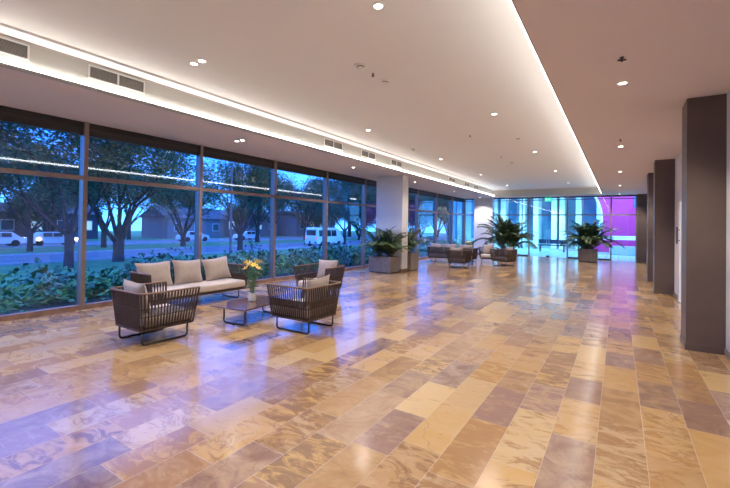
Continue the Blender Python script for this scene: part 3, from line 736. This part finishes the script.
trees = [  # kind, x, y, rot, scale, label
 (TB, -25.5, 9.4, .4, .92, 'dark tree with leaning trunk outside the leftmost window'),
 (TC, -27.5, 12.9, 1.2, 1.05, 'large many limbed tree outside behind the woven sofa'),
 (TA, -30.0, 24.8, 2.4, .95, 'many limbed tree outside above the yellow lilies'),
 (TC, -41.0, 26.0, .2, .92, 'spreading tree on the grass median left of the pale sky gap'),
 (TD, -45.0, 51.0, 3.0, 1.0, 'thick tree behind the parked minibus'),
 (TA, -43.5, 19.0, 4.4, .9, 'tree on the grass median straight behind the sofa'),
 (TD, -42.0, 6.0, 4.8, 1.0, 'broad dark tree on the median at the far left'),
 (TB, -41.5, 12.5, 5.3, .85, 'slim tree on the median left of the large many limbed tree'),
 (TB, -31.0, 43.0, 1.9, .95, 'slim dark tree beside the front of the minibus'),
 (TD, -43.5, 39.0, 2.2, .95, 'dense tree between the lilies and the minibus'),
 (TA, -27.0, 47.0, 3.3, 1.0, 'leafy tree outside beyond the nearer white pier'),
 (TC, -22.0, 58.0, 4.0, 1.0, 'leafy tree outside behind the far seating group'),
 (TB, -33.0, 62.0, .9, 1.1, 'tall tree outside in the far left corner panes'),
 (TA, -28.0, 75.0, 5.0, 1.2, 'distant tree outside behind the corner panes'),
 (TD, -15.5, 50.0, 1.1, 1.0, 'dense tree outside left of the courtyard facade'),
 (TD, -60.0, 14.0, .2, 1.2, 'distant dark tree beyond the far road at far left'),
 (TA, -62.0, 60.0, 2.8, 1.3, 'distant tree beyond the far road behind the minibus'),
 (TB, -61.0, 30.0, 4.1, 1.1, 'distant tree beyond the far road left of the low house'),
 (TD, -52.0, 74.0, 2.0, 1.3, 'distant dense tree beyond the far road at the right'),
 (TC, -59.0, 3.0, 2.0, 1.2, 'distant tree beyond the far road at the left frame edge'),
 (TE, -75.0, -4.0, 0.3, 1.35, 'background tree in the dense line beyond the far road, leftmost of all'),
 (TE, -76.0, 14.0, 1.3, 1.40, 'background tree in the dense line beyond the far road, behind the leftmost pane'),
 (TE, -77.0, 30.0, 2.3, 1.40, 'background tree in the dense line beyond the far road, behind the grey house'),
 (TE, -80.0, 50.0, 3.3, 1.30, 'background tree in the dense line beyond the far road, behind the low gabled house'),
 (TE, -78.0, 68.0, 4.3, 1.50, 'background tree in the dense line beyond the far road, behind the pale long house'),
 (TE, -76.0, 86.0, 5.3, 1.60, 'background tree in the dense line beyond the far road, behind the minibus'),
 (TE, -66.0, 100.0, 0.9, 1.70, 'background tree in the dense line beyond the far road, right of the minibus'),
 (TE, -50.0, 96.0, 1.9, 1.60, 'background tree in the dense line beyond the far road, behind the nearer white pier'),
 (TE, -38.0, 92.0, 2.9, 1.60, 'background tree in the dense line beyond the far road, in the far left corner panes'),
 (TE, -24.0, 84.0, 3.9, 1.50, 'background tree in the dense line beyond the far road, left of the courtyard'),
 (TE, -30.0, 62.0, 4.9, 1.10, 'background tree in the dense line beyond the far road, behind the far sofa'),
 (TE, -62.0, -6.0, 0.3, 1.00, 'dark low crowned tree beyond the road, at the left frame edge'),
 (TE, -63.0, 21.0, 2.3, 0.90, 'dark low crowned tree beyond the road, right of the glowing car lamps'),
 (TE, -61.0, 50.5, 4.3, 0.85, 'dark low crowned tree beyond the road, between the two pale houses'),
 (TE, -58.0, 66.0, 5.3, 1.00, 'dark low crowned tree beyond the road, left of the minibus roof'),
 (TE, -50.0, 64.0, 0.2, 0.90, 'dark low crowned tree beyond the road, above the minibus'),
 (TE, -44.0, 76.0, 1.2, 1.10, 'dark low crowned tree beyond the road, just right of the minibus front'),
 (TE, -34.0, 74.0, 2.2, 1.00, 'dark low crowned tree beyond the road, behind the palm by the nearer white pier'),
 (TE, -40.0, 60.0, 3.2, 0.80, 'dark low crowned tree beyond the road, between minibus front and white pier'),
 (TE, -24.0, 66.0, 4.2, 1.00, 'dark low crowned tree beyond the road, behind the far window panes'),
 (TE, -18.0, 58.0, 5.1, 0.90, 'dark low crowned tree beyond the road, near the far left window corner'),
]
for k, (T, x, y, rz, sc, lab) in enumerate(trees):
    o = T if T.name not in used else copy_tree(T); used.add(T.name)
    o.location = (x, y, GZ); o.rotation_euler = (0, 0, rz); o.scale = (sc,)*3; tag(o, lab, 'tree', 'trees outside')

# vehicles
def vehicle(kind, loc, rz, label, L, Wd, H, prof, wins, m='paint', lamps=None):
    t = empty(kind, loc, rz); b = MB(); n = len(prof); hw = Wd/2
    vs = [(-hw if z < H*.55 else -hw*.88, y, z) for y, z in prof]+[(hw if z < H*.55 else hw*.88, y, z) for y, z in prof]
    fs = [tuple(range(n)), tuple(range(2*n-1, n-1, -1))]+[(i, n+i, n+(i+1) % n, (i+1) % n) for i in range(n)]
    b.add(vs, fs); o = b.build('body', M_[m], t, bevel=.05)
    for (y0, y1, z0, z1) in wins:
        b = MB()
        for s in (-1, 1): b.add([(s*hw*1.005, y0, z0), (s*hw*1.005, y1, z0), (s*hw*.905, y1, z1), (s*hw*.905, y0, z1)], [(0, 1, 2, 3)])
        b.build('side_window', M_['cargl'], t)
    for y in (-L*.32, L*.32):
        for s in (-1, 1):
            b = MB(); b.tube([(s*(hw-.18), y, .33), (s*(hw+.02), y, .33)], .33, 20); b.build('wheel', M_['tyre'], t)
    return t
van = vehicle('minibus', (-30.9, 38.6, GZ), 0, '', 5.2, 1.95, 2.3,
    [(-2.6, .35), (-2.6, 1.1), (-2.5, 2.15), (-2.4, 2.3), (1.3, 2.3), (1.9, 2.05), (2.35, 1.25), (2.7, 1.0), (2.75, .35)],
    [(-2.2, -1.1, 1.25, 2.0), (-1.0, .1, 1.25, 2.0), (.2, 1.2, 1.25, 2.0)])
tag(van, 'white minibus parked on the near road outside, seen from the rear', 'van')
b = MB(); b.box(-.72, .72, -2.585, -2.565, 1.35, 2.0); b.build('rear_window', M_['cargl'], van)
for s in (-1, 1): b = MB(); b.box(s*.82-.06, s*.82+.06, -2.63, -2.59, .9, 1.2); b.build('tail_lamp', M_['tail'], van)
carprof = [(-2.1, .3), (-2.1, .85), (-1.7, .95), (-1.1, 1.42), (.5, 1.42), (1.2, .98), (2.0, .85), (2.15, .3)]
for k, (x, y, rz, lab, m) in enumerate([(-49.0, 16.6, 0, 'pale parked car with glowing orange lamps, seen through the leftmost window', 'paint'), (-50.2, 12.4, PI, 'pale parked car left of the one with orange lamps', 'paint'),
                                     (-50.5, 33.5, 0, 'white car on the far road beside the low house', 'paint'), (-50.5, 43.0, PI, 'white car on the far road behind the lilies', 'paint')]):
    c = vehicle('car', (x, y, GZ+.03), rz, '', 4.2, 1.75, 1.45, carprof, [(-1.05, -.3, .95, 1.34), (-.2, .55, .95, 1.34)], m)
    tag(c, lab, 'car')
    if k == 0:
        for s in (-1, 1):
            b = MB(); b.lathe([(.13, 0), (.13, .05)], 16, (0, 0, 0)); o = b.build('lamp', M_['headl'], c); o.rotation_euler = (R(90), 0, 0); o.location = (s*.6+.0, -2.11, .75)
        for s in (-.7, .9):
            b = MB(); b.lathe([(.14, 0), (.14, .05)], 16); o = b.build('side_lamp', M_['headl'], c); o.rotation_euler = (0, R(90), 0); o.location = (.88, s*2, .7)

# houses across the road
def house(x, y, w, d, h, rh, label, m, lit=()):
    t = empty('house', (x, y, GZ)); boxobj('wall', (-d/2, d/2, -w/2, w/2, 0, h), M_[m], t)
    b = MB(); o = .5
    b.add([(-d/2-o, -w/2-o, h), (d/2+o, -w/2-o, h), (d/2+o, w/2+o, h), (-d/2-o, w/2+o, h), (0, -w/2-o, h+rh), (0, w/2+o, h+rh)], [(0, 1, 4), (2, 3, 5), (1, 2, 5, 4), (3, 0, 4, 5), (0, 3, 2, 1)])
    b.build('roof', M_['roof'], t)
    n = int(w/3)
    for k in range(n):
        yy = -w/2+w*(k+.5)/n
        f = boxobj('window', (d/2, d/2+.05, yy-.7, yy+.7, h*.35, h*.75), M_['fin'], t)
        boxobj('window_glass', (d/2+.05, d/2+.07, yy-.6, yy+.6, h*.38, h*.72), M_['winlit' if k in lit else 'windk'], f)
    tag(t, label, 'house', 'houses across the road')
house(-66, 42, 11, 8, 3.4, 2.0, 'low gabled house across the road in the pale sky gap', 'houseA', (1,))
house(-68, 56, 14, 8, 4.2, 1.2, 'pale long house across the road left of the lilies', 'houseA', (0, 2))
house(-64, 72, 14, 8, 4.6, 1.2, 'pale house across the road left of the minibus', 'houseA', (1, 2))
house(-70, 22, 12, 8, 3.6, 1.4, 'grey house across the road behind the large many limbed tree', 'houseB', (1, 3))
house(-70, 8, 12, 8, 4.0, 1.4, 'grey house across the road at the far left', 'houseB', (2,))
def pole(x, y, h, label):
    t = empty('utility_pole', (x, y, GZ)); b = MB(); b.tube([(0, 0, -.2), (0, 0, h)], [.11, .07], 10); b.build('shaft', M_['steelp'], t)
    b = MB(); b.tube([(0, 0, h-.2), (.6, 0, h), (1.4, 0, h+.05)], .035, 8); b.box(1.3, 1.9, -.12, .12, h-.02, h+.08); b.build('lamp_arm', M_['steelp'], t)
    tag(t, label, 'pole', 'poles by the road')
pole(-28.6, 22.6, 8, 'slim dark pole standing left of the tree above the lilies')
pole(-46.0, 31.2, 8, 'slim pole across the road in the pale sky gap')

# ------------------------------------------------------------------ outside: courtyard beyond the far glass
t = empty('courtyard_building', (-7, 37, 0))
boxobj('wall', (-7, 4.8, 0, 6, 0, 9), M_['cyanw'], t)
b = MB()
k = -6.6
while k < 4.4:
    boxobj('window', (k+.25, k+1.25, -.03, 0, .6, 7.5), M_['winbl'], t); k += 1.55
for x in (-2.3, -1.6, .0, 1.1, 2.5, 3.1, 4.3): boxobj('fin', (x-.2, x+.2, -1.2, 0, 0, 8), M_['fin'], t)
boxobj('canopy', (-3.0, 4.6, -3.0, -1.2, 5.2, 5.5), M_['fin'], t)
tag(t, 'pale building with tall white fins across the courtyard', 'building')
# wall with its magenta light mixed into the colour, and a large round opening
cx, cz, rr, Yp = -4.5, 2.35, 3.55, 33.0
t = empty('magenta_lit_wall', (0, Yp, 0)); b = MB(); n = 40
x1, z1 = 5.5, 7.5
for y in (0, .35):
    pass
ang = [R(-90+180*i/n) for i in range(n+1)]
arc = [(cx+rr*math.cos(a), max(cz+rr*math.sin(a), 0.0)) for a in ang]
vs = []; fs = []
for (ax, az) in arc:
    vs += [(ax, 0, az), (x1, 0, az), (ax, .35, az), (x1, .35, az)]
for i in range(n):
    o = 4*i; fs += [(o, o+1, o+5, o+4), (o+2, o+6, o+7, o+3), (o, o+4, o+6, o+2), (o+1, o+3, o+7, o+5)]
b.add(vs, fs); b.box(cx, x1, 0, .35, cz+rr, z1); b.box(cx, x1, 0, .35, 0, max(0.01, cz-rr)); b.build('panel', M_['purple'], t)
b = MB(); b.tube([(cx+(rr-.03)*math.cos(a), .15, cz+(rr-.03)*math.sin(a)) for a in [R(-40+112*i/50) for i in range(51)]], .13, 8); b.build('round_rim', M_['fin'], t, smooth=True)
tag(t, 'magenta lit wall with a large round pale rimmed opening outside the far glass', 'wall')
S(boxobj('courtyard_ledge', (-3.2, 6, 30.6, 31.0, .95, 1.2), M_['fin']))
b = MB(); b.box(-.5, 3.2, 30.0, 30.5, 0, .55); o = b.build('stone_bench', M_['cyanw']); tag(o, 'pale block bench in front of the magenta lit wall', 'bench')
t = empty('garden_bench', (-3.9, 30.2, 0)); boxobj('seat', (-.9, .9, -.25, .25, .42, .5), M_['windk'], t); boxobj('backrest', (-.9, .9, .2, .26, .55, .85), M_['windk'], t)
for s in (-.75, .75): boxobj('leg', (s-.04, s+.04, -.2, .2, 0, .42), M_['windk'], t)
tag(t, 'dark bench outside the glass door in the courtyard', 'bench')
t = empty('parking_sign', (1.0, 29.5, 0)); b = MB(); b.box(-.22, .3, -.02, .02, 3.0, 3.9); b.build('panel', M_['bluesign'], t)
b = MB(); b.add([(-.12, -.025, 3.1), (-.0, -.025, 3.1), (.2, -.025, 3.8), (.08, -.025, 3.8)], [(0, 1, 2, 3)]); b.build('white_stroke', M_['fin'], t)
b = MB(); b.tube([(.25, 0, 0), (.25, 0, 3.9)], .03); b.build('post', M_['steelp'], t)
tag(t, 'blue sign with a white stroke high in front of the magenta lit wall', 'sign')
def flood(loc, rot, e, col, label, size=1.2):  # lamps added to brighten the courtyard, with invented housings and masts
    t = empty('fill_light', loc); t.rotation_euler = rot
    boxobj('housing', (-.2, .2, -.12, .12, -.02, .12), M_['steelp'], t); boxobj('lens', (-.17, .17, -.1, .1, -.025, -.02), M_['fillamp'], t)
    ld = bpy.data.lights.new('flood', 'AREA'); ld.energy = e; ld.color = col; ld.size = .35
    lo = bpy.data.objects.new('lamp', ld); COL.objects.link(lo); lo.parent = t; lo.location = (0, 0, -.05)
    b = MB(); b.tube([(0, 0, .1), tuple(t.matrix_basis.inverted() @ Vector((loc[0], loc[1]+.3, loc[2]+.1))), tuple(t.matrix_basis.inverted() @ Vector((loc[0], loc[1]+.3, 0)))], .05, 8); b.build('mast', M_['steelp'], t)
    tag(t, label, 'fill_light', 'added courtyard fill lights')
flood((-6.5, 33.0, 6.4), (R(30), 0, 0), 1300, (.3, .9, 1), 'added fill light above the courtyard brightening the finned building')
flood((-2.0, 29.0, 6.4), (R(30), 0, 0), 850, (.3, .9, 1), 'added fill light above the courtyard brightening the round opening')
flood((2.2, 28.5, 6.4), (R(35), 0, 0), 520, (.75, .7, 1), 'added fill light above the courtyard brightening the magenta lit wall')
